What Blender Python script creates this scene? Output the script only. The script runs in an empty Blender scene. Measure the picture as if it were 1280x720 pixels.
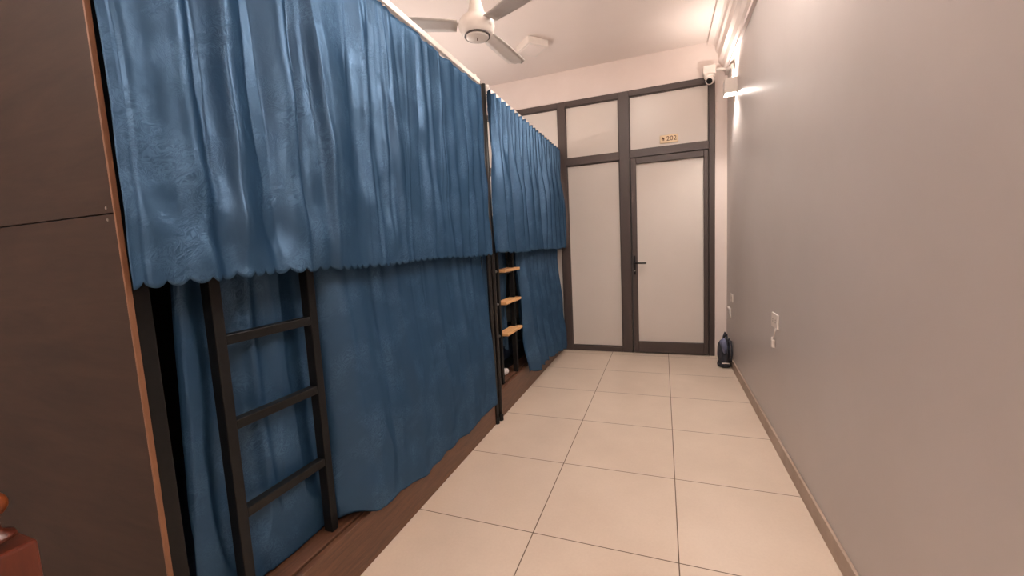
import bpy, bmesh, math, random
import numpy as np
from mathutils import Vector, Matrix
scene = bpy.context.scene
COL = scene.collection
PI = math.pi

# ------------------------------------------------------------------ helpers
def wloc(o):
    v = Vector((0, 0, 0))
    while o is not None:
        v += Vector(o.location); o = o.parent
    return v

def link(name, me, mat, parent=None, bevel=0.0, smooth=False, seg=2):
    """me is a mesh in WORLD coordinates; re-based onto its parent."""
    if parent is not None:
        w = wloc(parent)
        me.transform(Matrix.Translation(-w))
    o = bpy.data.objects.new(name, me)
    COL.objects.link(o)
    if parent is not None: o.parent = parent
    if mat is not None and len(me.materials) == 0: me.materials.append(mat)
    if smooth:
        for p in me.polygons: p.use_smooth = True
    if bevel > 0:
        m = o.modifiers.new('bevel', 'BEVEL'); m.width = bevel; m.segments = seg
        m.limit_method = 'ANGLE'; m.angle_limit = math.radians(40)
    return o

def obj(name, bm, mat, parent=None, bevel=0.0, smooth=False, seg=2):
    me = bpy.data.meshes.new(name)
    bmesh.ops.recalc_face_normals(bm, faces=bm.faces[:])
    bm.to_mesh(me); bm.free()
    return link(name, me, mat, parent, bevel, smooth, seg)

def thing(name, label, cat, loc, group=None):
    o = bpy.data.objects.new(name, None); COL.objects.link(o)
    o.location = loc; o.empty_display_size = 0.1
    return tag(o, label, cat, group)

def tag(o, label, cat, group=None, kind=None):
    o['label'] = label; o['category'] = cat
    if group: o['group'] = group
    if kind: o['kind'] = kind
    return o

def struct(o, label=None, cat=None):
    o['kind'] = 'structure'
    if label: o['label'] = label
    if cat: o['category'] = cat
    return o

def box(bm, x0, x1, y0, y1, z0, z1):
    vs = [bm.verts.new(c) for c in ((x0,y0,z0),(x1,y0,z0),(x1,y1,z0),(x0,y1,z0),(x0,y0,z1),(x1,y0,z1),(x1,y1,z1),(x0,y1,z1))]
    for f in ((0,3,2,1),(4,5,6,7),(0,1,5,4),(1,2,6,5),(2,3,7,6),(3,0,4,7)):
        bm.faces.new([vs[i] for i in f])
    return vs

def bxm(*b):
    bm = bmesh.new(); box(bm, *b); return bm

def lathe(bm, prof, c, seg=40, axis='z'):
    """prof: list of (r, h) along axis from c."""
    rings = []
    for r, h in prof:
        ring = []
        n = 1 if r < 1e-6 else seg
        for i in range(n):
            a = 2*PI*i/seg
            u, v = r*math.cos(a), r*math.sin(a)
            p = {'z': (u, v, h), 'x': (h, u, v), 'y': (u, h, v)}[axis]
            ring.append(bm.verts.new((c[0]+p[0], c[1]+p[1], c[2]+p[2])))
        rings.append(ring)
    for a, b in zip(rings, rings[1:]):
        for i in range(seg):
            j = (i+1) % seg
            if len(a) == 1 and len(b) == 1: break
            if len(a) == 1: bm.faces.new((a[0], b[i], b[j]))
            elif len(b) == 1: bm.faces.new((a[i], b[0], a[j]))
            else: bm.faces.new((a[i], b[i], b[j], a[j]))
    for ring in (rings[0], rings[-1]):
        if len(ring) > 2: bm.faces.new(ring)
    return bm

def tube(bm, pts, r, seg=12):
    pts = [Vector(p) for p in pts]
    rings = []
    prev = None
    for i, p in enumerate(pts):
        d = (pts[min(i+1, len(pts)-1)] - pts[max(i-1, 0)]).normalized()
        if prev is None:
            up = Vector((0, 0, 1)) if abs(d.z) < .9 else Vector((1, 0, 0))
            n = d.cross(up).normalized()
        else:
            n = (prev - d*prev.dot(d)).normalized()
        prev = n; b = d.cross(n)
        rr = r[i] if isinstance(r, (list, tuple)) else r
        rings.append([bm.verts.new(p + n*rr*math.cos(2*PI*k/seg) + b*rr*math.sin(2*PI*k/seg)) for k in range(seg)])
    for a, b in zip(rings, rings[1:]):
        for k in range(seg):
            bm.faces.new((a[k], a[(k+1) % seg], b[(k+1) % seg], b[k]))
    bm.faces.new(rings[0]); bm.faces.new(rings[-1])
    return bm

def prism_y(bm, prof, y0, y1):
    a = [bm.verts.new((x, y0, z)) for x, z in prof]; b = [bm.verts.new((x, y1, z)) for x, z in prof]
    n = len(prof)
    for i in range(n): bm.faces.new((a[i], a[(i+1) % n], b[(i+1) % n], b[i]))
    bm.faces.new(a); bm.faces.new(b)
    return bm

# ------------------------------------------------------------------ materials
def srgb(r, g, b):
    def f(c):
        c /= 255.0
        return c/12.92 if c <= .04045 else ((c+.055)/1.055)**2.4
    return (f(r), f(g), f(b), 1)

class NT:
    def __init__(s, name):
        s.m = bpy.data.materials.new(name); s.m.use_nodes = True
        s.t = s.m.node_tree; s.n = s.t.nodes; s.l = s.t.links
        s.p = s.n['Principled BSDF']
    def node(s, typ, **kw):
        o = s.n.new(typ)
        for k, v in kw.items():
            if k in o.inputs: o.inputs[k].default_value = v
            else: setattr(o, k, v)
        return o
    def coords(s, scale=(1, 1, 1), kind='Object'):
        tc = s.node('ShaderNodeTexCoord'); mp = s.node('ShaderNodeMapping')
        mp.inputs['Scale'].default_value = scale
        s.l.new(tc.outputs[kind], mp.inputs['Vector']); return mp.outputs['Vector']
    def noise(s, vec, scale, detail=4, rough=.5, dist=0):
        n = s.node('ShaderNodeTexNoise')
        n.inputs['Scale'].default_value = scale; n.inputs['Detail'].default_value = detail
        n.inputs['Roughness'].default_value = rough; n.inputs['Distortion'].default_value = dist
        s.l.new(vec, n.inputs['Vector']); return n.outputs['Fac']
    def ramp(s, fac, stops):
        r = s.node('ShaderNodeValToRGB'); e = r.color_ramp.elements
        while len(e) < len(stops): e.new(.5)
        for q, (pos, c) in zip(e, stops): q.position = pos; q.color = c
        s.l.new(fac, r.inputs['Fac']); return r.outputs['Color']
    def rng(s, fac, a, b, lo=0, hi=1):
        r = s.node('ShaderNodeMapRange')
        for k, v in (('From Min', lo), ('From Max', hi), ('To Min', a), ('To Max', b)): r.inputs[k].default_value = v
        s.l.new(fac, r.inputs['Value']); return r.outputs['Result']
    def bump(s, h, strength, dist=.01, normal=None):
        b = s.node('ShaderNodeBump'); b.inputs['Strength'].default_value = strength; b.inputs['Distance'].default_value = dist
        s.l.new(h, b.inputs['Height'])
        if normal is not None: s.l.new(normal, b.inputs['Normal'])
        return b.outputs['Normal']
    def set(s, **kw):
        for k, v in kw.items():
            inp = s.p.inputs[k.replace('_', ' ')]
            if hasattr(v, 'is_linked'): s.l.new(v, inp)
            else: inp.default_value = v
        return s

def plain(name, col, rough=.5, metal=0, noise_amt=.06, nscale=30, bump=.0, spec=.5):
    m = NT(name); v = m.coords()
    f = m.noise(v, nscale, 3)
    c0 = tuple(max(0, c*(1-noise_amt)) for c in col[:3]) + (1,); c1 = tuple(min(1, c*(1+noise_amt)) for c in col[:3]) + (1,)
    m.set(Base_Color=m.ramp(f, [(.3, c0), (.7, c1)]), Roughness=rough, Metallic=metal)
    m.p.inputs['Specular IOR Level'].default_value = spec
    if bump: m.set(Normal=m.bump(f, bump, .004))
    return m.m

def mat_wood(name, dark, light, stretch, scale=9, rough=.45, bump=.08, spec=.5):
    m = NT(name); v = m.coords(stretch)
    f = m.noise(v, scale, 7, .62, .6); g = m.noise(v, scale*5, 3, .6)
    mx = m.node('ShaderNodeMath', operation='MULTIPLY_ADD'); m.l.new(g, mx.inputs[0]); mx.inputs[1].default_value = .35; m.l.new(f, mx.inputs[2])
    m.set(Base_Color=m.ramp(mx.outputs[0], [(.42, dark), (.92, light)]), Roughness=rough)
    m.p.inputs['Specular IOR Level'].default_value = spec
    m.set(Normal=m.bump(mx.outputs[0], bump, .003))
    return m.m

def mat_paint(name, c0, c1, rough=.6, spec=.4, sc=1.1, bump=.03):
    m = NT(name); v = m.coords()
    f = m.noise(v, sc, 5, .6); g = m.noise(v, 160, 2)
    m.set(Base_Color=m.ramp(f, [(.3, c0), (.7, c1)]), Roughness=rough)
    m.p.inputs['Specular IOR Level'].default_value = spec
    m.set(Normal=m.bump(g, bump, .002))
    return m.m

def mat_satin():
    m = NT('satin'); v = m.coords()
    d = m.noise(v, 9, 2, .5)                                   # warps the jacquard scrolls
    vm = m.node('ShaderNodeVectorMath', operation='MULTIPLY_ADD')
    cmb = m.node('ShaderNodeCombineXYZ')
    for k in range(3): m.l.new(d, cmb.inputs[k])
    m.l.new(cmb.outputs[0], vm.inputs[0]); vm.inputs[1].default_value = (.25, .25, .25); m.l.new(v, vm.inputs[2])
    n1 = m.noise(vm.outputs[0], 16, 3, .55, 2.2)
    w = m.node('ShaderNodeMath', operation='PINGPONG'); m.l.new(n1, w.inputs[0]); w.inputs[1].default_value = .06
    lines = m.rng(w.outputs[0], 0, 1, .012, .048)
    patch = m.rng(m.noise(v, 7, 2, .5), 0, 1, .46, .62)
    pat = m.node('ShaderNodeMath', operation='MULTIPLY'); m.l.new(lines, pat.inputs[0]); m.l.new(patch, pat.inputs[1])
    weave = m.noise(v, 420, 2)
    crk = m.noise(v, 22, 4, .6, .4)
    m.n.remove(m.p)                                            # satin weave: blue diffuse thread plus blue-tinted gloss
    df = m.node('ShaderNodeBsdfDiffuse'); gl = m.node('ShaderNodeBsdfGlossy'); mxs = m.node('ShaderNodeMixShader')
    m.l.new(m.ramp(pat.outputs[0], [(0, (.016, .043, .084, 1)), (1, (.027, .063, .114, 1))]), df.inputs['Color'])
    gl.inputs['Color'].default_value = (.30, .50, .78, 1)
    m.l.new(m.rng(pat.outputs[0], .36, .46), gl.inputs['Roughness'])
    m.l.new(m.rng(pat.outputs[0], .095, .14), mxs.inputs[0])
    m.l.new(df.outputs[0], mxs.inputs[1]); m.l.new(gl.outputs[0], mxs.inputs[2]); m.l.new(mxs.outputs[0], m.n['Material Output'].inputs['Surface'])
    nb = m.bump(crk, .16, .010)
    nb = m.bump(pat.outputs[0], .26, .0022, nb)
    nrm = m.bump(weave, .10, .0015, nb)
    m.l.new(nrm, df.inputs['Normal']); m.l.new(nrm, gl.inputs['Normal'])
    return m.m

def mat_floor():
    m = NT('floor_tile'); tc = m.node('ShaderNodeTexCoord'); sp = m.node('ShaderNodeSeparateXYZ'); m.l.new(tc.outputs['Object'], sp.inputs[0])
    def line(ax):                                              # distance to the nearest 0.6 m joint
        a = m.node('ShaderNodeMath', operation='MULTIPLY_ADD'); m.l.new(sp.outputs[ax], a.inputs[0]); a.inputs[1].default_value = 1/.6; a.inputs[2].default_value = 100.5
        f = m.node('ShaderNodeMath', operation='FRACT'); m.l.new(a.outputs[0], f.inputs[0])
        s = m.node('ShaderNodeMath', operation='SUBTRACT'); m.l.new(f.outputs[0], s.inputs[0]); s.inputs[1].default_value = .5
        b = m.node('ShaderNodeMath', operation='ABSOLUTE'); m.l.new(s.outputs[0], b.inputs[0]); return b.outputs[0]
    mn = m.node('ShaderNodeMath', operation='MINIMUM'); m.l.new(line(0), mn.inputs[0]); m.l.new(line(1), mn.inputs[1])
    g = m.rng(mn.outputs[0], 0, 1, .0022, .0048)
    v = m.coords()
    f = m.noise(v, 1.6, 5, .6); s2 = m.noise(v, 90, 3)
    mixf = m.node('ShaderNodeMath', operation='MULTIPLY_ADD'); m.l.new(s2, mixf.inputs[0]); mixf.inputs[1].default_value = .3; m.l.new(f, mixf.inputs[2])
    c = m.ramp(mixf.outputs[0], [(.4, srgb(196, 177, 159)), (.85, srgb(210, 192, 174))])
    mx = m.node('ShaderNodeMix', data_type='RGBA'); m.l.new(g, mx.inputs[0]); mx.inputs[6].default_value = srgb(96, 76, 62); m.l.new(c, mx.inputs[7])
    m.set(Base_Color=mx.outputs[2], Roughness=m.rng(g, .8, .34), Normal=m.bump(g, .5, .002))
    m.p.inputs['Specular IOR Level'].default_value = .4
    return m.m

def emit(name, col, s):
    m = NT(name); m.p.inputs['Base Color'].default_value = col
    m.p.inputs['Emission Color'].default_value = col; m.p.inputs['Emission Strength'].default_value = s
    return m.m

M_WALL = mat_paint('wall_paint', srgb(183, 175, 170), srgb(192, 184, 180), .38, .5, .9, .05)
M_CEIL = mat_paint('ceiling_paint', srgb(230, 217, 209), srgb(235, 223, 216), .75, .2)
M_WHITE = mat_paint('white_trim_paint', srgb(226, 212, 204), srgb(232, 219, 212), .55, .35, 3)
M_FLOOR = mat_floor()
M_SATIN = mat_satin()
M_PANEL = mat_wood('dark_panel_wood', srgb(37, 27, 23), srgb(55, 41, 34), (1, 1, 7), 2.2, .6, .05, .2)
M_EDGE = mat_wood('edge_band_wood', srgb(98, 64, 42), srgb(120, 80, 54), (8, 8, 1), 8, .5)
M_KICK = mat_wood('brown_board_wood', srgb(66, 43, 31), srgb(108, 73, 53), (14, 1.2, 14), 5, .42, .12)
M_TREAD = mat_wood('tread_wood', srgb(200, 146, 96), srgb(228, 178, 124), (14, 1.5, 14), 6, .45)
M_BLACK = plain('black_metal', (.005, .005, .005, 1), .5, 0, .2, 60, .05, .28)
M_GUN = plain('black_tube', (.02, .018, .017, 1), .3, .3, .15, 60)
M_FRAME = plain('bronze_aluminium', srgb(72, 62, 59), .42, .1, .05, 80)
M_FROST = mat_paint('frosted_panel', srgb(206, 197, 188), srgb(212, 203, 195), .32, .45, .7, .01)
M_PLASTIC = plain('white_plastic', srgb(225, 215, 206), .35, 0, .02)
M_BLADE = plain('fan_blade_shaded', srgb(190, 180, 172), .45, 0, .03)  # grey carries the underside shade of white blades
M_GREYM = plain('grey_metal', srgb(150, 146, 140), .3, .8)
M_BASE = mat_paint('skirting_tile', srgb(150, 130, 114), srgb(180, 160, 144), .45, .4, 5)
M_MATT = plain('mattress_fabric', srgb(42, 56, 82), .8)
M_DARKCLOTH = plain('bag_cloth', srgb(50, 50, 58), .8, 0, .3, 20, .2)
M_BLUECLOTH = plain('bag_flap_cloth', srgb(104, 110, 138), .75, 0, .25, 14, .2)
M_REDWOOD = mat_wood('red_brown_wood', srgb(66, 27, 17), srgb(96, 41, 23), (4, 4, 1), 6, .32)
M_ORANGEWOOD = mat_wood('orange_brown_wood', srgb(96, 44, 18), srgb(128, 64, 28), (4, 4, 1), 6, .32)
M_BRASS = mat_wood('plate_wood', srgb(226, 200, 160), srgb(238, 214, 176), (1, 8, 8), 6, .4)
M_INK = plain('brown_ink', srgb(92, 52, 30), .6)
M_LAMP = emit('lamp_lens', (1, .89, .80, 1), 12)
M_DIFF = emit('fill_diffuser', (1, .905, .84, 1), 36)  # glow of the added, unseen ceiling fill lamp
M_CLOTHW = plain('white_cloth', srgb(214, 205, 200), .8, 0, .1, 30, .2)

# ------------------------------------------------------------------ the room
XR, XW, YB, YF, ZC = 1.1746, -1.72, 1.34, -5.3, 3.2
struct(obj('floor', bxm(XW-.1, XR+.1, YF-.1, YB+.2, -.1, 0), M_FLOOR))
struct(obj('ceiling', bxm(XW-.1, XR+.1, YF-.1, YB+.2, ZC, ZC+.1), M_CEIL))
struct(obj('wall_right', bxm(XR, XR+.1, YF-.1, YB+.2, 0, ZC), M_WALL))
struct(obj('wall_left', bxm(XW-.1, XW, YF-.1, YB+.2, 0, ZC), M_WHITE))
struct(obj('wall_front', bxm(XW, XR, YF-.1, YF, 0, ZC), M_WHITE))
bm = bmesh.new()
box(bm, XW, XR, YB, YB+.12, 2.86, ZC)                          # strip above the glazing
box(bm, 1.062, XR, YB-.012, YB+.12, 0, 2.86)                   # jamb beside the door
struct(obj('wall_back', bm, M_WHITE))
# cornice along the right wall
prof = [(XR, 2.85), (1.150, 2.85), (1.150, 2.885), (1.132, 2.90), (1.118, 2.96), (1.092, 2.99), (1.088, 3.075), (1.068, 3.095), (1.062, 3.145), (1.045, 3.165), (.994, 3.172), (.992, ZC), (XR, ZC)]
struct(obj('trim_1', prism_y(bmesh.new(), prof, YF, YB), M_WHITE))
struct(obj('baseboard_right', bxm(XR-.012, XR, YF, YB-.012, 0, .085), M_BASE, None, .002))
# glazed partition: one frame of mullions
F0, F1 = YB-.03, YB+.05
bm = bmesh.new()
for x0, x1, z0, z1 in ((-.555, -.470, 0, 2.86), (.118, .228, 0, 2.86), (1.006, 1.062, 0, 2.86), (XW, -1.66, 0, 2.86)):
    box(bm, x0, x1, F0, F1, z0, z1)
for x0, x1 in ((-1.66, -.555), (-.470, .118)):
    box(bm, x0, x1, F0, F1, 2.800, 2.86); box(bm, x0, x1, F0, F1, 2.150, 2.232); box(bm, x0, x1, F0, F1, 0, .058)
box(bm, .228, 1.006, F0, F1, 2.800, 2.86); box(bm, .228, 1.006, F0, F1, 2.158, 2.236)
struct(obj('trim_2', bm, M_FRAME, None, .004))
def pane(n, x0, x1, z0, z1):
    o = struct(obj('window_%d' % n, bxm(x0, x1, YB+.0, YB+.012, z0, z1), M_FROST))
    b = bmesh.new(); w = .010                                  # glazing bead
    for a in ((x0, x0+w, z0, z1), (x1-w, x1, z0, z1), (x0+w, x1-w, z0, z0+w), (x0+w, x1-w, z1-w, z1)):
        box(b, a[0], a[1], YB-.012, YB, a[2], a[3])
    obj('glazing_bead', b, M_FRAME, o, .002)
pane(1, -1.66, -.555, 2.232, 2.80); pane(2, -.470, .118, 2.232, 2.80); pane(3, .228, 1.006, 2.236, 2.80)
pane(4, -1.66, -.555, .058, 2.15); pane(5, -.470, .118, .058, 2.15)
# the door
D0, D1 = YB-.045, YB+.02
bm = bmesh.new()
box(bm, .236, .292, D0, D1, .012, 2.150); box(bm, .956, 1.000, D0, D1, .012, 2.150)
box(bm, .292, .956, D0, D1, 2.085, 2.150); box(bm, .292, .956, D0, D1, .012, .135)
door = struct(obj('door_1', bm, M_FRAME, None, .005))
obj('door_pane', bxm(.292, .956, YB-.018, YB-.004, .135, 2.085), M_FROST, door)
h = obj('door_handle', bxm(.250, .272, D0-.010, D0, .89, 1.10), M_BLACK, door, .003)
bm = bmesh.new(); tube(bm, [(.261, D0-.008, 1.02), (.261, D0-.045, 1.02), (.268, D0-.052, 1.02), (.385, D0-.052, 1.017)], .009)
obj('lever', bm, M_BLACK, h, 0, True)
bm = bmesh.new(); lathe(bm, [(.0085, 0), (.0085, .006), (.007, .008)], (.261, D0-.018, .935), 20, 'y')
obj('key_cylinder', bm, M_GREYM, h, 0, True)
# number plate above the door
tg = thing('number_plate', 'small tan wooden room plate reading 202 above the glazed door', 'sign', (.625, YB, 2.27))
bm = bmesh.new(); box(bm, .537, .715, YB-.014, YB, 2.272, 2.354)
obj('plate', bm, M_BRASS, tg, .006, False, 3)
def text(body, size, loc, name, mat, parent, depth=.0012):
    cu = bpy.data.curves.new(name, 'FONT'); cu.body = body; cu.size = size; cu.extrude = depth; cu.align_x = 'CENTER'; cu.align_y = 'CENTER'
    cu.space_character = 1.05
    o = bpy.data.objects.new(name, cu); COL.objects.link(o); o.rotation_euler = (PI/2, 0, 0); o.location = loc
    dg = bpy.context.evaluated_depsgraph_get(); dg.update()
    me = bpy.data.meshes.new_from_object(o.evaluated_get(dg)); me.transform(o.matrix_basis)
    bpy.data.objects.remove(o); me.materials.clear()
    return link(name, me, mat, parent)
text('202', .066, (.652, YB-.0152, 2.313), 'room_number', M_INK, tg)
bm = bmesh.new()
for pr in ([(.553, 2.312), (.585, 2.312), (.569, 2.336)], [(.558, 2.297), (.566, 2.297), (.566, 2.312), (.558, 2.312)], [(.572, 2.297), (.580, 2.297), (.580, 2.312), (.572, 2.312)]):
    a = [bm.verts.new((x, YB-.0164, z)) for x, z in pr]; b = [bm.verts.new((x, YB-.0138, z)) for x, z in pr]
    n = len(pr); bm.faces.new(a); bm.faces.new(b)
    for i in range(n): bm.faces.new((a[i], a[(i+1) % n], b[(i+1) % n], b[i]))
obj('emblem', bm, M_INK, tg)

# ------------------------------------------------------------------ curtains
def smooth(x, a, b):
    t = np.clip((x-a)/(b-a), 0, 1); return t*t*(3-2*t)
def gauss(y, c, w): return np.exp(-((y-c)/w)**2)
def cloth(name, y0f, y1f, ztop_f, zbot_f, xf, nu, nv, parent=None, thick=.0022):
    """grid in (u along the bed, v down); xf(Y, V, U) gives the x of the cloth."""
    u = np.linspace(0, 1, nu)[:, None]; v = (np.linspace(0, 1, nv)**.9)[None, :]
    Y = y0f(v) + (y1f(v)-y0f(v))*u
    zt, zb = ztop_f(Y), zbot_f(Y)
    Z = zt + (zb-zt)*v + 0*Y
    X = xf(Y, v+0*Y, u+0*Y, Z)
    co = np.stack([X, Y, Z], -1).reshape(-1, 3)
    idx = np.arange(nu*nv).reshape(nu, nv)
    q = np.stack([idx[:-1, :-1], idx[:-1, 1:], idx[1:, 1:], idx[1:, :-1]], -1).reshape(-1, 4)
    me = bpy.data.meshes.new(name); me.from_pydata(co.tolist(), [], q.tolist()); me.update()
    o = link(name, me, M_SATIN, parent, 0, True)
    s = o.modifiers.new('solid', 'SOLIDIFY'); s.thickness = thick; s.offset = -1
    return o
def rnd_folds(seed, y0, y1, n, wr, ar):
    r = np.random.RandomState(seed)
    return [(r.uniform(y0, y1), r.uniform(*wr), r.uniform(*ar)*r.choice([-1, 1]), r.uniform(-.05, .05), r.uniform(0, 6.28)) for _ in range(n)]
def apply(folds, Y, V):
    X = 0*Y
    for c, w, a, sl, ph in folds:
        X = X + a*gauss(Y, c + sl*(V-.5) + .012*np.sin(4*V+ph), w)*(.55+.45*np.sin(2.2*V+ph))
    return X
def ridge(Y, c, wl, wr): return np.where(Y < c, gauss(Y, c, wl), gauss(Y, c, wr))
def wrinkle(Y, Z, seed, amp):
    r = np.random.RandomState(seed); X = 0*Y
    for _ in range(14):
        a = r.uniform(-.9, .9); f = r.uniform(12, 45); X = X + np.sin((Y*math.cos(a)+Z*math.sin(a))*f + r.uniform(0, 6.28))/f
    return X*amp

def scallop(Y, per, dep): return -dep*np.abs(np.sin(PI*Y/per))**.55

ROD_X = -.568
# near upper curtain
f1 = rnd_folds(3, -2.0, -.83, 26, (.012, .04), (.004, .013)) + rnd_folds(4, -2.25, -.83, 24, (.006, .014), (.002, .005)); f1b = rnd_folds(8, -2.8, -1.9, 12, (.02, .06), (.003, .008))
def x_nu(Y, V, U, Z):
    g = (.35 + .65*smooth(V, 0, .4))*(1-.35*smooth(V, .6, 1))
    X = ROD_X + .012 + .012*V
    X = X + g*(.032*ridge(Y, -2.70+.02*V, .05, .04) + .034*ridge(Y, -2.578, .018, .045) - .030*gauss(Y, -2.635, .030) - .034*gauss(Y, -2.480+.02*V, .035)
        + .032*ridge(Y, -2.400+.02*V, .05, .035) - .024*gauss(Y, -2.335, .022) + .046*ridge(Y, -2.272+.03*V, .016, .12) - .016*gauss(Y, -2.08, .05)
        + .022*ridge(Y, -1.86+.05*V, .015, .05) - .016*gauss(Y, -1.93, .03) + .014*gauss(Y, -2.00, .03))
    X = X - .004*gauss(Y, -2.805, .003)
    X = X + (.75*apply(f1, Y, V) + .35*apply(f1b, Y, V))*(1-.4*smooth(V, .7, 1))
    X = X + .007*np.sin(Y*64+1.5*np.sin(3*Y))*smooth(Y, -1.9, -1.3)*(.4+.6*V)
    X = X + wrinkle(Y, Z, 5, .030)*(.4+1.1*V) + .010*gauss(Y, -2.62, .25)*gauss(V, .9, .12)*np.sin(14*(Y+.6*Z)*2)
    X = X - .012*smooth(-Y, 2.785, 2.83)
    return np.maximum(X, ROD_X-.006)
def zt_nu(Y): return 2.326 - .013*np.abs(np.sin(PI*(Y+.86)/.19))
def zb_nu(Y): return 1.234 + scallop(Y, .042, .019) + .004*np.sin(Y*7)
o = cloth('upper_curtain', lambda v: -2.832+.012*v*(1-v)*4*.3, lambda v: -.835+.0*v, zt_nu, zb_nu, x_nu, 560, 90)
tag(o, 'long blue satin curtain with scalloped hem over the nearer top bunk', 'curtain', 'blue satin bunk curtains')
# near lower curtain, tucked behind the ladder and swinging out past it
f2 = rnd_folds(21, -2.15, -.85, 18, (.014, .045), (.006, .019)) + rnd_folds(24, -2.15, -.85, 16, (.006, .012), (.002, .004)); f2b = rnd_folds(22, -2.75, -2.2, 9, (.02, .05), (.008, .02))
def x_nl(Y, V, U, Z):
    out = smooth(Y, -2.26, -2.12)
    base = (-.738+.028*smooth(V, .5, 1))*(1-out) + out*(-.628 + .063*smooth(V, .0, .8))
    X = base + .8*apply(f2b, Y, V)*(1-out) + .75*apply(f2, Y, V)*out*(1-.75*smooth(V, .7, 1))
    X = X + out*1.6*(1-.6*smooth(V, .75, 1))*(.022*ridge(Y, -2.10+.05*V, .05, .05)*(.3+.7*V) - .012*gauss(Y, -1.95, .03) + .016*ridge(Y, -1.82+.06*V, .025, .06) + .014*ridge(Y, -1.5, .02, .06) + .012*ridge(Y, -1.22, .02, .05)+.010*ridge(Y, -1.05, .02, .04))
    X = X + (1-out)*(.035*ridge(Y, -2.655-.03*V, .025, .045) + .036*ridge(Y, -2.37, .04, .03) + .02*gauss(Y, -2.46, .02) - .02*gauss(Y, -2.53, .04))
    X = X + .022*gauss(Y, -2.16, .10)*smooth(V, .82, .95) + wrinkle(Y, Z, 9, .03)*(.4+V)
    X = X + (1-out)*.022*smooth(V, .8, .97)*(1+.6*np.sin(30*Y+20*Z))
    X = np.where((Z < .245) & (Y > -2.10), np.maximum(X, -.576), X)
    return np.clip(X, -.80, np.where(Y < -2.235, -.700, -.545))
def zb_nl(Y): return .214 + .03*gauss(Y, -2.20, .05) - .052*smooth(Y, -2.1, -1.75) + .002*np.sin(Y*40)
o = cloth('lower_curtain', lambda v: -2.668-.055*v, lambda v: -.835+.0*v, lambda Y: 1.34+0*Y, zb_nl, x_nl, 420, 110)
tag(o, 'blue satin curtain behind the black ladder, closing the nearer bottom bunk', 'curtain', 'blue satin bunk curtains')
# far upper curtain, pinch pleated
def pleats(Y, V, per, amp, seed):
    r = np.random.RandomState(seed); p1, p2 = r.uniform(0, 6.28, 2)
    top = np.abs(np.cos(PI*Y/per))**3
    low = .5+.5*np.sin(2*PI*Y/(per*1.9) + p1 + .8*np.sin(Y*5+p2) + .5*np.sin(3*V))
    k = smooth(V, .08, .6)
    return amp*((1-k)*top + k*(1.35*low + .35*np.abs(np.cos(PI*Y/per))**2))
f3 = rnd_folds(31, -.6, 1.2, 14, (.02, .05), (.006, .016))
def x_fu(Y, V, U, Z):
    X = ROD_X - .004 + pleats(Y, V, .094, .054, 4) + apply(f3, Y, V)*smooth(V, .1, .5) + .012*V
    X = X + .03*gauss(Y, -.38+.1*V, .06)*smooth(V, .2, .7) + wrinkle(Y, Z, 3, .015)
    return np.maximum(X, np.where(Y < -.70, -.553, -9))
o = cloth('upper_curtain', lambda v: -.752+.012*np.sin(6*v), lambda v: 1.285+0*v, lambda Y: 2.318+.012*np.abs(np.cos(PI*Y/.094))**2, lambda Y: 1.232+scallop(Y, .04, .011)+.008*np.sin(6*Y), x_fu, 520, 80)
tag(o, 'short pleated blue curtain on the farther top bunk, next to the glazed partition', 'curtain', 'blue satin bunk curtains')
# far lower curtain
def x_fl(Y, V, U, Z):
    X = -.655 + .055*V + pleats(Y, V, .088, .056, 11) + .012*np.sin(Y*23+2*V)
    X = X - .05*smooth(-Y, .02, .22)*smooth(V, .25, .6)
    X = X + wrinkle(Y, Z, 13, .016)
    X = X + .026*smooth(-Z, -.50, -.22)
    return np.where(Z < .24, np.maximum(X, -.577), X)
o = cloth('lower_curtain', lambda v: -.160 + .05*smooth(v, .55, 1), lambda v: 1.285+0*v, lambda Y: 1.33+0*Y, lambda Y: .165-.075*smooth(Y, .3, 1.2)+scallop(Y, .05, .012), x_fl, 440, 90)
tag(o, 'gathered blue curtain drawn across the farther bottom bunk, right of the wooden treads', 'curtain', 'blue satin bunk curtains')
def x_fs(Y, V, U, Z): return -.690 + .010*np.sin(2*PI*U*5+1.2*V) + .008*np.sin(9*V+6*U)
o = cloth('lower_curtain', lambda v: -.705+.02*v, lambda v: -.24+.03*np.sin(5*v), lambda Y: 1.33+0*Y, lambda Y: .33+.03*np.sin(30*Y)+.10*smooth(Y, -.6, -.45), x_fs, 150, 60)
tag(o, 'dim blue curtain hanging behind the wooden treads, inside the farther bottom bunk', 'curtain', 'blue satin bunk curtains')

# curtain tracks with gliders
def track(label, y0, y1, per, clips, bracket):
    t = thing('curtain_track', label, 'curtain rail', (ROD_X, y0, 2.33), 'white curtain tracks')
    obj('rail', bxm(ROD_X-.012, ROD_X+.014, y0, y1, 2.334, 2.364), M_PLASTIC, t, .004)
    for y in clips:
        b = bmesh.new(); box(b, ROD_X-.004, ROD_X+.008, y-.006, y+.006, 2.312, 2.334)
        obj('glider', b, M_PLASTIC, t, .002)
    for y in bracket:
        b = bmesh.new(); box(b, ROD_X-.020, ROD_X+.004, y-.012, y+.012, 2.364, 2.385)
        obj('bracket', b, M_PLASTIC, t, .002)
track('white curtain track above the nearer, flat blue curtain', -2.822, -.835, .19, [-.86-.19*k for k in range(11)], [-.88])
track('white curtain track above the farther, pleated blue curtain', -.700, 1.30, .094, [-.658+.094*k for k in range(21)], [-.68])

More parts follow.
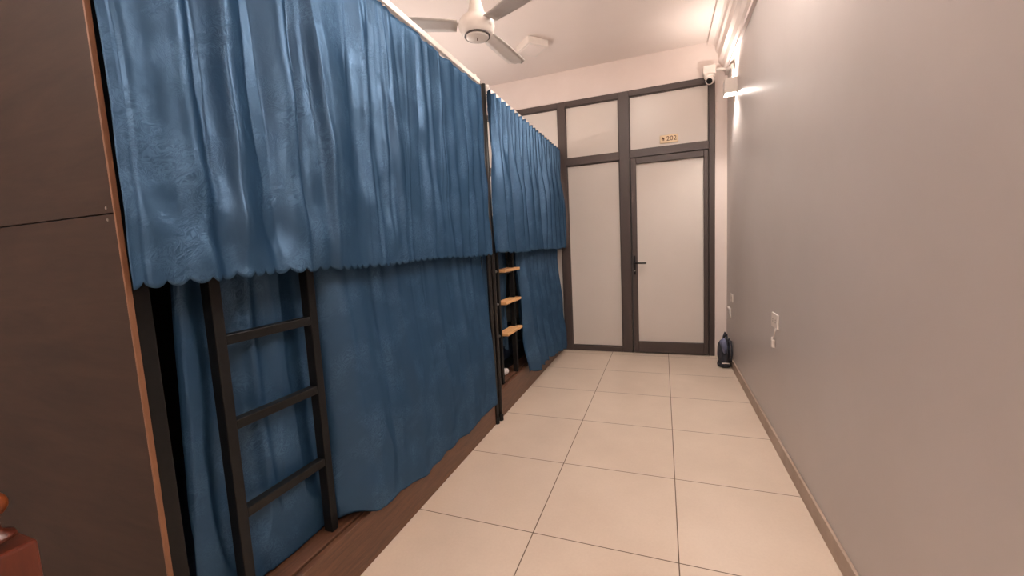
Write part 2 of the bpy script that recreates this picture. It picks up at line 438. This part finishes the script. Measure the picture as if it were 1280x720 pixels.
# ------------------------------------------------------------------ bunk beds
XB = -.583
def bunk(label, loc, y0, y1, posts, near):
    t = thing('bunk_bed', label, 'bunk bed', loc, 'curtained bunk beds')
    # kick board, ledge and deck
    obj('kick_board', bxm(XB-.028, XB, y0, y1, 0, .212), M_KICK, t, .003)
    b = bmesh.new(); box(b, -.735, XB-.048, y0, y1, .16, .204)
    obj('ledge', b, M_KICK, t, .003)
    obj('mattress_base', bxm(-1.66, -.735, y0, y1, .10, .206), M_BLACK, t, .003)
    obj('mattress', bxm(-1.64, -.83, y0+.03, y1-.03, .206, .34), M_MATT, t, .03)
    b = bmesh.new(); box(b, -1.66, -.765, y0+.02, y1-.02, 1.26, 1.30)
    obj('upper_deck', b, M_BLACK, t, .003)
    obj('shade_backing', bxm(-1.70, -1.66, y0+.02, y1-.02, .1, 1.30), M_PANEL, t, .003)  # dark sheet added to keep the bunk interior black
    obj('side_rail', bxm(-.738, -.704, y0+.06, y1-.02, 1.352, 1.40), M_BLACK, t, .003)
    obj('mattress', bxm(-1.64, -.80, y0+.03, y1-.03, 1.30, 1.42), M_MATT, t, .03)
    for p in posts:
        if p[0] == 'tube':
            b = bmesh.new(); tube(b, [(p[1], p[2], .03), (p[1], p[2], 2.372)], .0155, 20)
            q = obj('post', b, M_GUN, t, 0, True)
            b = bmesh.new(); lathe(b, [(.0185, 0), (.0195, .004), (.0185, .045), (.0155, .05)], (p[1], p[2], 0), 20)
            obj('post_foot', b, M_BLACK, q, 0, True)
        else:
            obj('post', bxm(*p[1:]), M_BLACK, t, .003)
    return t
bn = bunk('nearer bunk bed, dark brown end panel towards us, black ladder on its ledge', (-1.1, -2.83, 0), -2.800, -.822,
          [('tube', -.583, -.800), ('box', -.690, -.640, -2.822, -2.762, .206, 2.30), ('box', -1.66, -1.62, -2.806, -2.758, 0, 2.36), ('box', -1.66, -1.62, -.86, -.82, 0, 2.36)], True)
obj('end_panel', bxm(-1.66, -.586, -2.838, -2.828, 1.3865, 2.38), M_PANEL, bn, .001)
ep = obj('end_panel', bxm(-1.66, -.586, -2.838, -2.828, 0, 1.3835), M_PANEL, bn, .001)
obj('edge_band', bxm(-.586, -.580, -2.8385, -2.8275, 0, 2.38), M_EDGE, ep, .001)
b = bmesh.new()
for z in (1.372, 1.398):
    lathe(b, [(0, -.0015), (.0035, -.001), (.0035, 0)], (-.610, -2.838, z), 12, 'y')
obj('screw', b, M_GREYM, ep)
bf = bunk('farther bunk bed by the glazed partition, ladder with wooden treads at its side', (-1.1, .3, 0), -.716, 1.300,
          [('tube', -.577, -.738), ('box', -.745, -.705, 1.262, 1.300, .206, 1.40), ('box', -1.66, -1.62, -.71, -.67, 0, 2.36), ('box', -1.66, -1.62, 1.26, 1.30, 0, 2.36)], False)

# near ladder
t = thing('ladder', 'matte black ladder with three flat rungs standing on the near bunk ledge', 'ladder', (-.66, -2.42, .206), 'bunk ladders')
LY0, LY1 = -2.600, -2.262
for y in (LY0, LY1):
    obj('stile', bxm(-.690, -.650, y-.016, y+.016, .206, 1.50), M_BLACK, t, .003)
for z in (1.035, .775, .492):
    obj('rung', bxm(-.686, -.652, LY0+.016, LY1-.016, z-.015, z+.015), M_BLACK, t, .003)
for y in (LY0, LY1):
    b = bmesh.new(); tube(b, [(-.67, y, 1.495), (-.672, y, 1.515), (-.700, y, 1.525), (-.742, y, 1.515), (-.752, y, 1.48), (-.752, y, 1.38)], .008)
    obj('hook', b, M_BLACK, t, 0, True)
# far ladder with wooden treads
t = thing('ladder', 'black ladder with three light wooden treads beside the double posts', 'ladder', (-.63, -.38, .206), 'bunk ladders')
for y in (-.545, -.215):
    obj('stile', bxm(-.655, -.615, y-.016, y+.016, .206, 1.50), M_BLACK, t, .003)
for z in (1.085, .835, .590):
    tr = obj('tread', bxm(-.665, -.570, -.527, -.180, z-.011, z+.011), M_TREAD, t, .004)
    obj('tread_bar', bxm(-.645, -.625, -.530, -.230, z-.030, z-.011), M_BLACK, tr, .002)
    b = bmesh.new(); lathe(b, [(0, -.012), (.009, -.011), (.009, 0)], (-.628, -.561, z), 14, 'y')
    obj('bolt', b, M_GREYM, tr, 0, True)
# crumpled white cloth lying on the far bed edge
def crumple(name, c, s, seed, mat, parent=None, sub=4, amp=.3):
    b = bmesh.new(); bmesh.ops.create_icosphere(b, subdivisions=sub, radius=1)
    r = random.Random(seed); ks = [(Vector((r.uniform(-1, 1), r.uniform(-1, 1), r.uniform(-1, 1))).normalized(), r.uniform(3, 8), r.uniform(0, 6)) for _ in range(9)]
    for v in b.verts:
        d = sum(abs(math.sin(v.co.dot(k)*f+p)) for k, f, p in ks)/9 - .6
        n = v.co.copy(); q = n*(1+amp*d)
        v.co = Vector((c[0]+q.x*s[0], c[1]+q.y*s[1], max(c[2]+q.z*s[2], c[2]-s[2]*.8)))
    return obj(name, b, mat, parent, 0, True)
o = crumple('cloth', (-.70, -.315, .226), (.030, .055, .026), 4, M_CLOTHW)
tag(o, 'small crumpled white cloth on the ledge below the wooden treads', 'cloth')

# ------------------------------------------------------------------ ceiling fan
FC = (-.505, -.955)
t = thing('ceiling_fan', 'white three-bladed ceiling fan hanging over the bunks', 'ceiling fan', (FC[0], FC[1], ZC))
b = bmesh.new(); lathe(b, [(.075, ZC), (.075, ZC-.02), (.05, ZC-.08), (.022, ZC-.09)], (FC[0], FC[1], 0), 36)
obj('canopy', b, M_PLASTIC, t, 0, True)
b = bmesh.new(); tube(b, [(FC[0], FC[1], ZC-.08), (FC[0], FC[1], 2.76)], .012)
obj('down_rod', b, M_PLASTIC, t, 0, True)
b = bmesh.new(); lathe(b, [(.014, 2.8250), (.022, 2.8150), (.050, 2.7100), (.054, 2.6800), (.070, 2.6770)], (FC[0], FC[1], 0), 36)
obj('rod_cover', b, M_PLASTIC, t, 0, True)
b = bmesh.new(); lathe(b, [(.03, 2.6830), (.070, 2.6790), (.096, 2.6650), (.108, 2.6450), (.111, 2.6250), (.107, 2.6050), (.096, 2.5840), (.082, 2.5715), (.05, 2.5690)], (FC[0], FC[1], 0), 48)
mo = obj('motor_housing', b, M_PLASTIC, t, 0, True)
b = bmesh.new(); lathe(b, [(.079, 2.5720), (.081, 2.5650), (.076, 2.5610), (.070, 2.5650)], (FC[0], FC[1], 0), 48)
obj('trim_ring', b, M_FRAME, mo, 0, True)
b = bmesh.new(); lathe(b, [(.071, 2.5710), (.071, 2.5610), (.062, 2.5550), (0, 2.5510)], (FC[0], FC[1], 0), 48)
cp = obj('bottom_cap', b, M_PLASTIC, mo, 0, True)
b = bmesh.new(); vs = box(b, FC[0]-.003, FC[0]+.003, FC[1]-.016, FC[1]+.016, 2.5495, 2.5535)
bmesh.ops.rotate(b, verts=b.verts, cent=(FC[0], FC[1], 2.5510), matrix=Matrix.Rotation(.5, 3, 'Z'))
obj('logo_mark', b, M_INK, cp)
def blade(a):
    b = bmesh.new(); n = 14
    prof = []
    for i in range(n+1):
        s = i/n; r = .122 + .478*s
        w = .054 + .014*min(1, s*2.5)
        if s > .93: w *= math.sqrt(max(.15, 1-((s-.93)/.075)**2))
        prof.append((r, w))
    top, bot = [], []
    for r, w in prof:
        rowt, rowb = [], []
        for k in range(5):
            q = -1+k*.5
            z = .005*q + .003*(1-q*q)
            rowt.append(b.verts.new((r, q*w, z+.0025))); rowb.append(b.verts.new((r, q*w, z-.0025)))
        top.append(rowt); bot.append(rowb)
    for i in range(n):
        for k in range(4):
            b.faces.new((top[i][k], top[i+1][k], top[i+1][k+1], top[i][k+1])); b.faces.new((bot[i][k], bot[i][k+1], bot[i+1][k+1], bot[i+1][k]))
        b.faces.new((top[i][0], bot[i][0], bot[i+1][0], top[i+1][0])); b.faces.new((top[i][4], top[i+1][4], bot[i+1][4], bot[i][4]))
    b.faces.new(top[0]+bot[0][::-1]); b.faces.new(top[n]+bot[n][::-1])
    Mx = Matrix.Translation((FC[0], FC[1], 2.625)) @ Matrix.Rotation(a, 4, 'Z')
    b.transform(Mx); o = obj('blade', b, M_BLADE, t, 0, True)
    b = bmesh.new(); box(b, .085, .19, -.016, .016, .006, .012); box(b, .150, .19, -.028, .028, .006, .012)
    b.transform(Mx); obj('blade_bracket', b, M_PLASTIC, o, .002)
for a in (84, 209, 335): blade(math.radians(a))

# square box on the ceiling
t = thing('ceiling_fixture', 'small square white box fixed to the ceiling behind the fan', 'ceiling fixture', (-.60, .60, ZC))
def rbox(b, c, sx, sy, z0, z1, a):
    vs = box(b, -sx/2, sx/2, -sy/2, sy/2, z0, z1)
    bmesh.ops.transform(b, verts=vs, matrix=Matrix.Translation((c[0], c[1], 0)) @ Matrix.Rotation(a, 4, 'Z'))
BA = math.radians(49); BC = (-.603, .57)
b = bmesh.new(); rbox(b, BC, .225, .235, ZC-.065, ZC, BA); obj('housing', b, M_PLASTIC, t, .008)
b = bmesh.new(); rbox(b, BC, .18, .19, ZC-.069, ZC-.064, BA); obj('cover_panel', b, M_CEIL, t, .002)

# ------------------------------------------------------------------ wall light, camera
SX, SZ0, SZ1 = 1.077, 2.508, 2.635
def wall_light(SY, label):
    t = thing('wall_light', label, 'wall light', (XR, SY, SZ0))
    b = bmesh.new()                                            # a box open at top and bottom
    y0, y1, w = SY-.062, SY+.062, .006
    box(b, SX, SX+w, y0, y1, SZ0, SZ1); box(b, SX+w, XR, y0, y0+w, SZ0, SZ1); box(b, SX+w, XR, y1-w, y1, SZ0, SZ1)
    box(b, XR-.008, XR, y0+w, y1-w, SZ0, SZ1)
    obj('body', b, M_PLASTIC, t, .0015)
    obj('top_lens', bxm(SX+w, XR-.008, y0+w, y1-w, SZ1-.030, SZ1-.022), M_LAMP, t)
    obj('bottom_lens', bxm(SX+w, XR-.008, y0+w, y1-w, SZ0+.004, SZ0+.010), M_LAMP, t)
SY = .815
wall_light(SY, 'white square wall light glowing under the cornice beside the partition corner')
# security camera under the cornice end
t = thing('security_camera', 'white turret security camera at the top right corner of the partition', 'security camera', (1.01, YB, 2.86))
obj('junction_box', bxm(.945, 1.062, YB-.115, YB-.03, 2.858, 2.945), M_PLASTIC, t, .012, False, 3)
b = bmesh.new(); lathe(b, [(0, 2.862), (.046, 2.860), (.050, 2.848), (.050, 2.832), (.044, 2.822), (0, 2.820)], (1.005, YB-.085, 0), 32)
obj('mount_ring', b, M_PLASTIC, t, 0, True)
Mx = Matrix.Translation((1.012, YB-.100, 2.806)) @ Matrix.Rotation(math.radians(-52), 4, 'X') @ Matrix.Rotation(math.radians(20), 4, 'Y')
b = bmesh.new(); lathe(b, [(0, .042), (.022, .038), (.038, .02), (.043, 0), (.041, -.02), (.036, -.040), (.031, -.044), (.029, -.036), (0, -.034)], (0, 0, 0), 32); b.transform(Mx)
hd = obj('camera_head', b, M_PLASTIC, t, 0, True)
b = bmesh.new(); lathe(b, [(0, -.040), (.016, -.039), (.028, -.0365), (.028, -.033)], (0, 0, 0), 32); b.transform(Mx)
obj('lens', b, M_BLACK, hd, 0, True)
# beige conduit from the camera to the wall light
b = bmesh.new(); tube(b, [(1.062, YB-.07, 2.90), (1.10, YB-.07, 2.90), (1.150, YB-.09, 2.885), (1.163, YB-.13, 2.86), (1.164, .95, 2.80), (1.164, .86, 2.72), (1.164, .83, 2.62)], .016)
o = obj('cable_conduit', b, M_PLASTIC, None, 0, True); tag(o, 'pale conduit between the security camera and the wall light', 'conduit')

# ------------------------------------------------------------------ sockets, plugs, bag
def socket(label, yc, zc, w, hgt):
    t = thing('wall_socket', label, 'socket', (XR, yc, zc), 'white wall sockets')
    obj('face_plate', bxm(XR-.010, XR, yc-w/2, yc+w/2, zc-hgt/2, zc+hgt/2), M_PLASTIC, t, .003)
    for s in (-1, 1):
        b = bmesh.new()
        for dz in (-.007, .007): box(b, XR-.0112, XR-.0095, yc+s*w*.22-.002, yc+s*w*.22+.002, zc+dz-.004, zc+dz+.004)
        obj('outlet', b, M_FRAME, t)
    return t
socket('white socket with a thin cable hanging below it, middle of right wall', -.645, .757, .13, .085)
socket('small white socket low on the right wall near the partition corner', .965, .672, .12, .075)
# cable with plug
t = thing('hanging_cable', 'short white cable dangling from the nearer wall socket', 'cable', (XR, -.65, .60))
b = bmesh.new(); tube(b, [(XR-.012, -.690, .718), (XR-.016, -.690, .70), (XR-.014, -.665, .668), (XR-.010, -.625, .655), (XR-.012, -.600, .635), (XR-.014, -.618, .605), (XR-.014, -.640, .625), (XR-.016, -.628, .655)], .0035)
obj('cord', b, M_PLASTIC, t, 0, True)
obj('plug', bxm(XR-.022, XR-.002, -.652, -.628, .594, .640), M_PLASTIC, t, .005)
b = bmesh.new()
for z in (.602, .618): tube(b, [(XR-.012, -.628, z), (XR-.012, -.605, z-.006)], .0025, 8)
obj('plug_pins', b, M_GREYM, t, 0, True)
# small bracket with plug below second socket
t = thing('wall_plug', 'small white tilted plug below the far corner wall socket', 'plug', (XR, 1.03, .51))
b = bmesh.new(); box(b, XR-.020, XR, 1.02, 1.16, .545, .562); obj('plug_body', b, M_PLASTIC, t, .004)
b = bmesh.new(); tube(b, [(XR-.010, 1.03, .55), (XR-.014, .99, .51), (XR-.012, .975, .475)], .006, 10); obj('plug_cord', b, M_PLASTIC, t, 0, True)

# bag in the corner
BX, BY = 1.105, .965
t = thing('bag', 'small dark bag slumped on the floor in the corner by the door', 'bag', (BX, BY, 0))
def sack(secs, name, mat, seed, parent, amp=.008):
    """stack of rounded sections (z, cx, cy, rx, ry)."""
    b = bmesh.new(); r = random.Random(seed); n = 28; rings = []
    ph = [r.uniform(0, 6.28) for _ in range(6)]
    for i, (z, cx, cy, rx, ry) in enumerate(secs):
        ring = []
        for k in range(n):
            a = 2*PI*k/n
            e = 1 + amp/.05*(math.sin(3*a+ph[0]+i*.9)+math.sin(5*a+ph[1]-i*.7)+.6*math.sin(8*a+ph[2]+i*1.3))*.25
            ca, sa = math.cos(a), math.sin(a)
            sq = (abs(ca)**3+abs(sa)**3)**(-1/3)
            ring.append(b.verts.new((min(cx+rx*ca*sq*e, XR-.016), cy+ry*sa*sq*e, z)))
        rings.append(ring)
    for p, q in zip(rings, rings[1:]):
        for k in range(n): b.faces.new((p[k], p[(k+1) % n], q[(k+1) % n], q[k]))
    b.faces.new(rings[0]); b.faces.new(rings[-1])
    o = obj(name, b, mat, parent, 0, True)
    m = o.modifiers.new('sub', 'SUBSURF'); m.levels = 1; m.render_levels = 1
    return o
sack([(.0, BX, BY, .052, .090), (.02, BX, BY, .056, .096), (.034, BX, BY, .055, .095), (.038, BX+.004, BY+.004, .046, .084), (.056, BX+.004, BY+.004, .046, .084), (.06, BX, BY, .054, .088), (.12, BX-.006, BY, .054, .084), (.18, BX-.004, BY+.004, .050, .076), (.235, BX+.002, BY+.01, .044, .062), (.268, BX+.008, BY+.01, .024, .04)], 'body', M_DARKCLOTH, 5, t, .014)
def slab(name, mat, poly, thick, seed):
    """a folded piece of cloth: outline (x, z) seen from the corridor, bulged and crumpled."""
    b = bmesh.new(); r = random.Random(seed); cx = sum(p[0] for p in poly)/len(poly); cz = sum(p[1] for p in poly)/len(poly)
    rings = []
    for f, dy in ((1, .018), (1.02, .004), (.97, -.008), (.7, -thick*.8), (.35, -thick)):
        rings.append([b.verts.new((BX+cx+(x-cx)*f+r.uniform(-.003, .003), BY-.078+dy-.10*(.20-z)*.3+r.uniform(-.006, .006)*(f < 1), cz+(z-cz)*f+r.uniform(-.004, .004))) for x, z in poly])
    n = len(poly)
    for p, q in zip(rings, rings[1:]):
        for k in range(n): b.faces.new((p[k], p[(k+1) % n], q[(k+1) % n], q[k]))
    b.faces.new(rings[0]); b.faces.new(rings[-1])
    o = obj(name, b, mat, t, 0, True); m = o.modifiers.new('sub', 'SUBSURF'); m.levels = 2; m.render_levels = 2; return o
slab('flap', M_BLUECLOTH, [(-.056, .255), (-.030, .282), (-.006, .300), (.012, .262), (.034, .215), (.030, .165), (.004, .132), (-.022, .150), (-.030, .200)], .030, 3)
b = bmesh.new(); tube(b, [(BX-.010, BY-.02, .25), (BX-.004, BY-.03, .305), (BX+.006, BY-.03, .338), (BX+.018, BY-.02, .315), (BX+.022, BY-.01, .25)], .011); obj('handle', b, M_DARKCLOTH, t, 0, True)
for dx, top in ((.014, .305), (.034, .285), (.050, .262)):
    b = bmesh.new(); tube(b, [(BX+dx, BY-.02, top-.03), (BX+dx+.002, BY-.06, top), (BX+dx+.004, BY-.095, top-.05), (BX+dx+.004, BY-.108, .15), (BX+dx, BY-.100, .07)], .0065)
    obj('strap', b, M_DARKCLOTH, t, 0, True)
b = bmesh.new(); tube(b, [(BX-.030, BY-.099, .050), (BX, BY-.104, .054), (BX+.040, BY-.099, .050)], .005); obj('reflective_strip', b, M_PLASTIC, t, 0, True)

# ------------------------------------------------------------------ wooden post with a ball finial, near bottom left
PX, PY_ = -.636, -3.068
t = thing('bedpost', 'red-brown wooden post with orange ball finial at the lower left corner', 'post', (PX, PY_, 0))
b = bmesh.new(); box(b, PX-.042, PX+.042, PY_-.042, PY_+.042, 0, .748)
obj('post_body', b, M_REDWOOD, t, .006)
b = bmesh.new(); lathe(b, [(.030, .765), (.028, .772), (.013, .782), (.011, .800), (.014, .808)], (PX, PY_, 0), 28); obj('neck', b, M_REDWOOD, t, 0, True)
b = bmesh.new(); bmesh.ops.create_uvsphere(b, u_segments=32, v_segments=20, radius=.026); b.transform(Matrix.Translation((PX, PY_, .832)))
obj('finial', b, M_ORANGEWOOD, t, 0, True)

# ------------------------------------------------------------------ lights
def area(name, loc, rot, sx, sy, power, col=(1, .89, .82)):
    l = bpy.data.lights.new(name, 'AREA'); l.shape = 'RECTANGLE'; l.size = sx; l.size_y = sy; l.energy = power; l.color = col
    o = bpy.data.objects.new(name, l); COL.objects.link(o); o.location = loc; o.rotation_euler = rot; return o
def spot(name, loc, target, power, angle, blend=.6, col=(1, .89, .82), r=.01):
    l = bpy.data.lights.new(name, 'SPOT'); l.energy = power; l.spot_size = angle; l.spot_blend = blend; l.color = col; l.shadow_soft_size = r
    o = bpy.data.objects.new(name, l); COL.objects.link(o); o.location = loc
    d = Vector(target)-Vector(loc); o.rotation_euler = d.to_track_quat('-Z', 'Y').to_euler(); return o
# unseen fill tubes added on both side walls to raise the brightness
M_TUBE = emit('fill_tube_glow', (1, .905, .84, 1), 140)
M_TUBE2 = emit('fill_glow_behind', (1, .905, .84, 1), 100)
M_TUBE4 = emit('fill_glow_side', (1, .905, .84, 1), 165)
M_TUBE5 = emit('fill_glow_far_bunk', (1, .905, .84, 1), 75)
M_TUBE3 = emit('fill_glow_bunk', (1, .905, .84, 1), 42)
def fill_tube(xw, sg, z, y0, y1, mat, label):
    t = thing('fill_tube_lamp', label, 'lamp', (xw, (y0+y1)/2, z), 'added fill tubes')
    def q(a, b): return (min(xw+sg*a, xw+sg*b), max(xw+sg*a, xw+sg*b))
    obj('batten', bxm(*q(0, .045), y0-.03, y1+.03, z-.02, z+.02), M_PLASTIC, t, .004)
    for y in (y0-.02, y1): obj('lamp_holder', bxm(*q(.045, .10), y, y+.02, z-.017, z+.017), M_PLASTIC, t, .003)
    b = bmesh.new(); tube(b, [(xw+sg*.085, y0, z), (xw+sg*.085, y1, z)], .013, 16); obj('lamp_tube', b, mat, t, 0, True)
fill_tube(XR, -1, 2.70, -2.2, -1.0, M_TUBE, 'added out-of-view fill tube high on the right wall over the corridor')  # added main fill for corridor and curtains
fill_tube(XW, 1, 2.60, -5.0, -3.8, M_TUBE2, 'added fill tube high on the left wall behind the viewpoint')  # added to lift the right wall
fill_tube(XR, -1, 2.25, -4.9, -3.7, M_TUBE4, 'added fill tube on the right wall behind the viewpoint')  # added low to bring out the curtain folds
fill_tube(XW, 1, 2.12, -2.0, -.9, M_TUBE3, 'added hidden fill tube on the wall inside the nearer top bunk')  # added behind the curtain to brighten the ceiling
fill_tube(XW, 1, 2.12, -.4, .7, M_TUBE5, 'added hidden fill tube on the wall inside the farther top bunk')  # added likewise, brightens the ceiling at the far end
t = thing('fill_ceiling_lamp', 'added out-of-view rectangular fill lamp over the middle of the corridor', 'lamp', (.3, -.62, ZC))  # fill lamp added out of view to brighten the far end
obj('lamp_body', bxm(.14, .46, -.90, -.34, ZC-.035, ZC), M_PLASTIC, t, .006)
obj('diffuser', bxm(.16, .44, -.88, -.36, ZC-.045, ZC-.035), M_DIFF, t)
# the wall light
spot('wall_light_up', (1.125, SY, SZ1-.015), (1.135, SY, 5), 13, math.radians(150), 1)
spot('wall_light_side', (1.160, SY-.075, 2.500), (1.1746, -.55, 2.135), 3.5, math.radians(14), .9, r=.003)
spot('wall_light_down', (1.12, SY, SZ0-.004), (.95, SY-.25, 0), 30, math.radians(120), .9)
scene.world = bpy.data.worlds.new('world'); scene.world.use_nodes = True
bgn = scene.world.node_tree.nodes['Background']; bgn.inputs[0].default_value = (1, .905, .84, 1); bgn.inputs[1].default_value = .05

# ------------------------------------------------------------------ camera
cam = bpy.data.cameras.new('camera'); co = bpy.data.objects.new('camera', cam); COL.objects.link(co); scene.camera = co
R = Vector((0.93694949, 0.34595049, -0.0494359)); U = Vector((0.01088591, 0.11250043, 0.99359204)); Fw = Vector((-0.34929521, 0.93148372, -0.10164123))
co.matrix_world = Matrix(((R.x, U.x, -Fw.x, .55334), (R.y, U.y, -Fw.y, -3.38813), (R.z, U.z, -Fw.z, 1.26787), (0, 0, 0, 1)))
cam.sensor_width = 36; cam.lens = 506.888/1280*36; cam.clip_start = .02
vs = scene.view_settings
scene.display_settings.display_device = 'sRGB'
vs.view_transform = 'Standard'; vs.look = 'None'; vs.exposure = .4; vs.gamma = 1; vs.use_curve_mapping = False
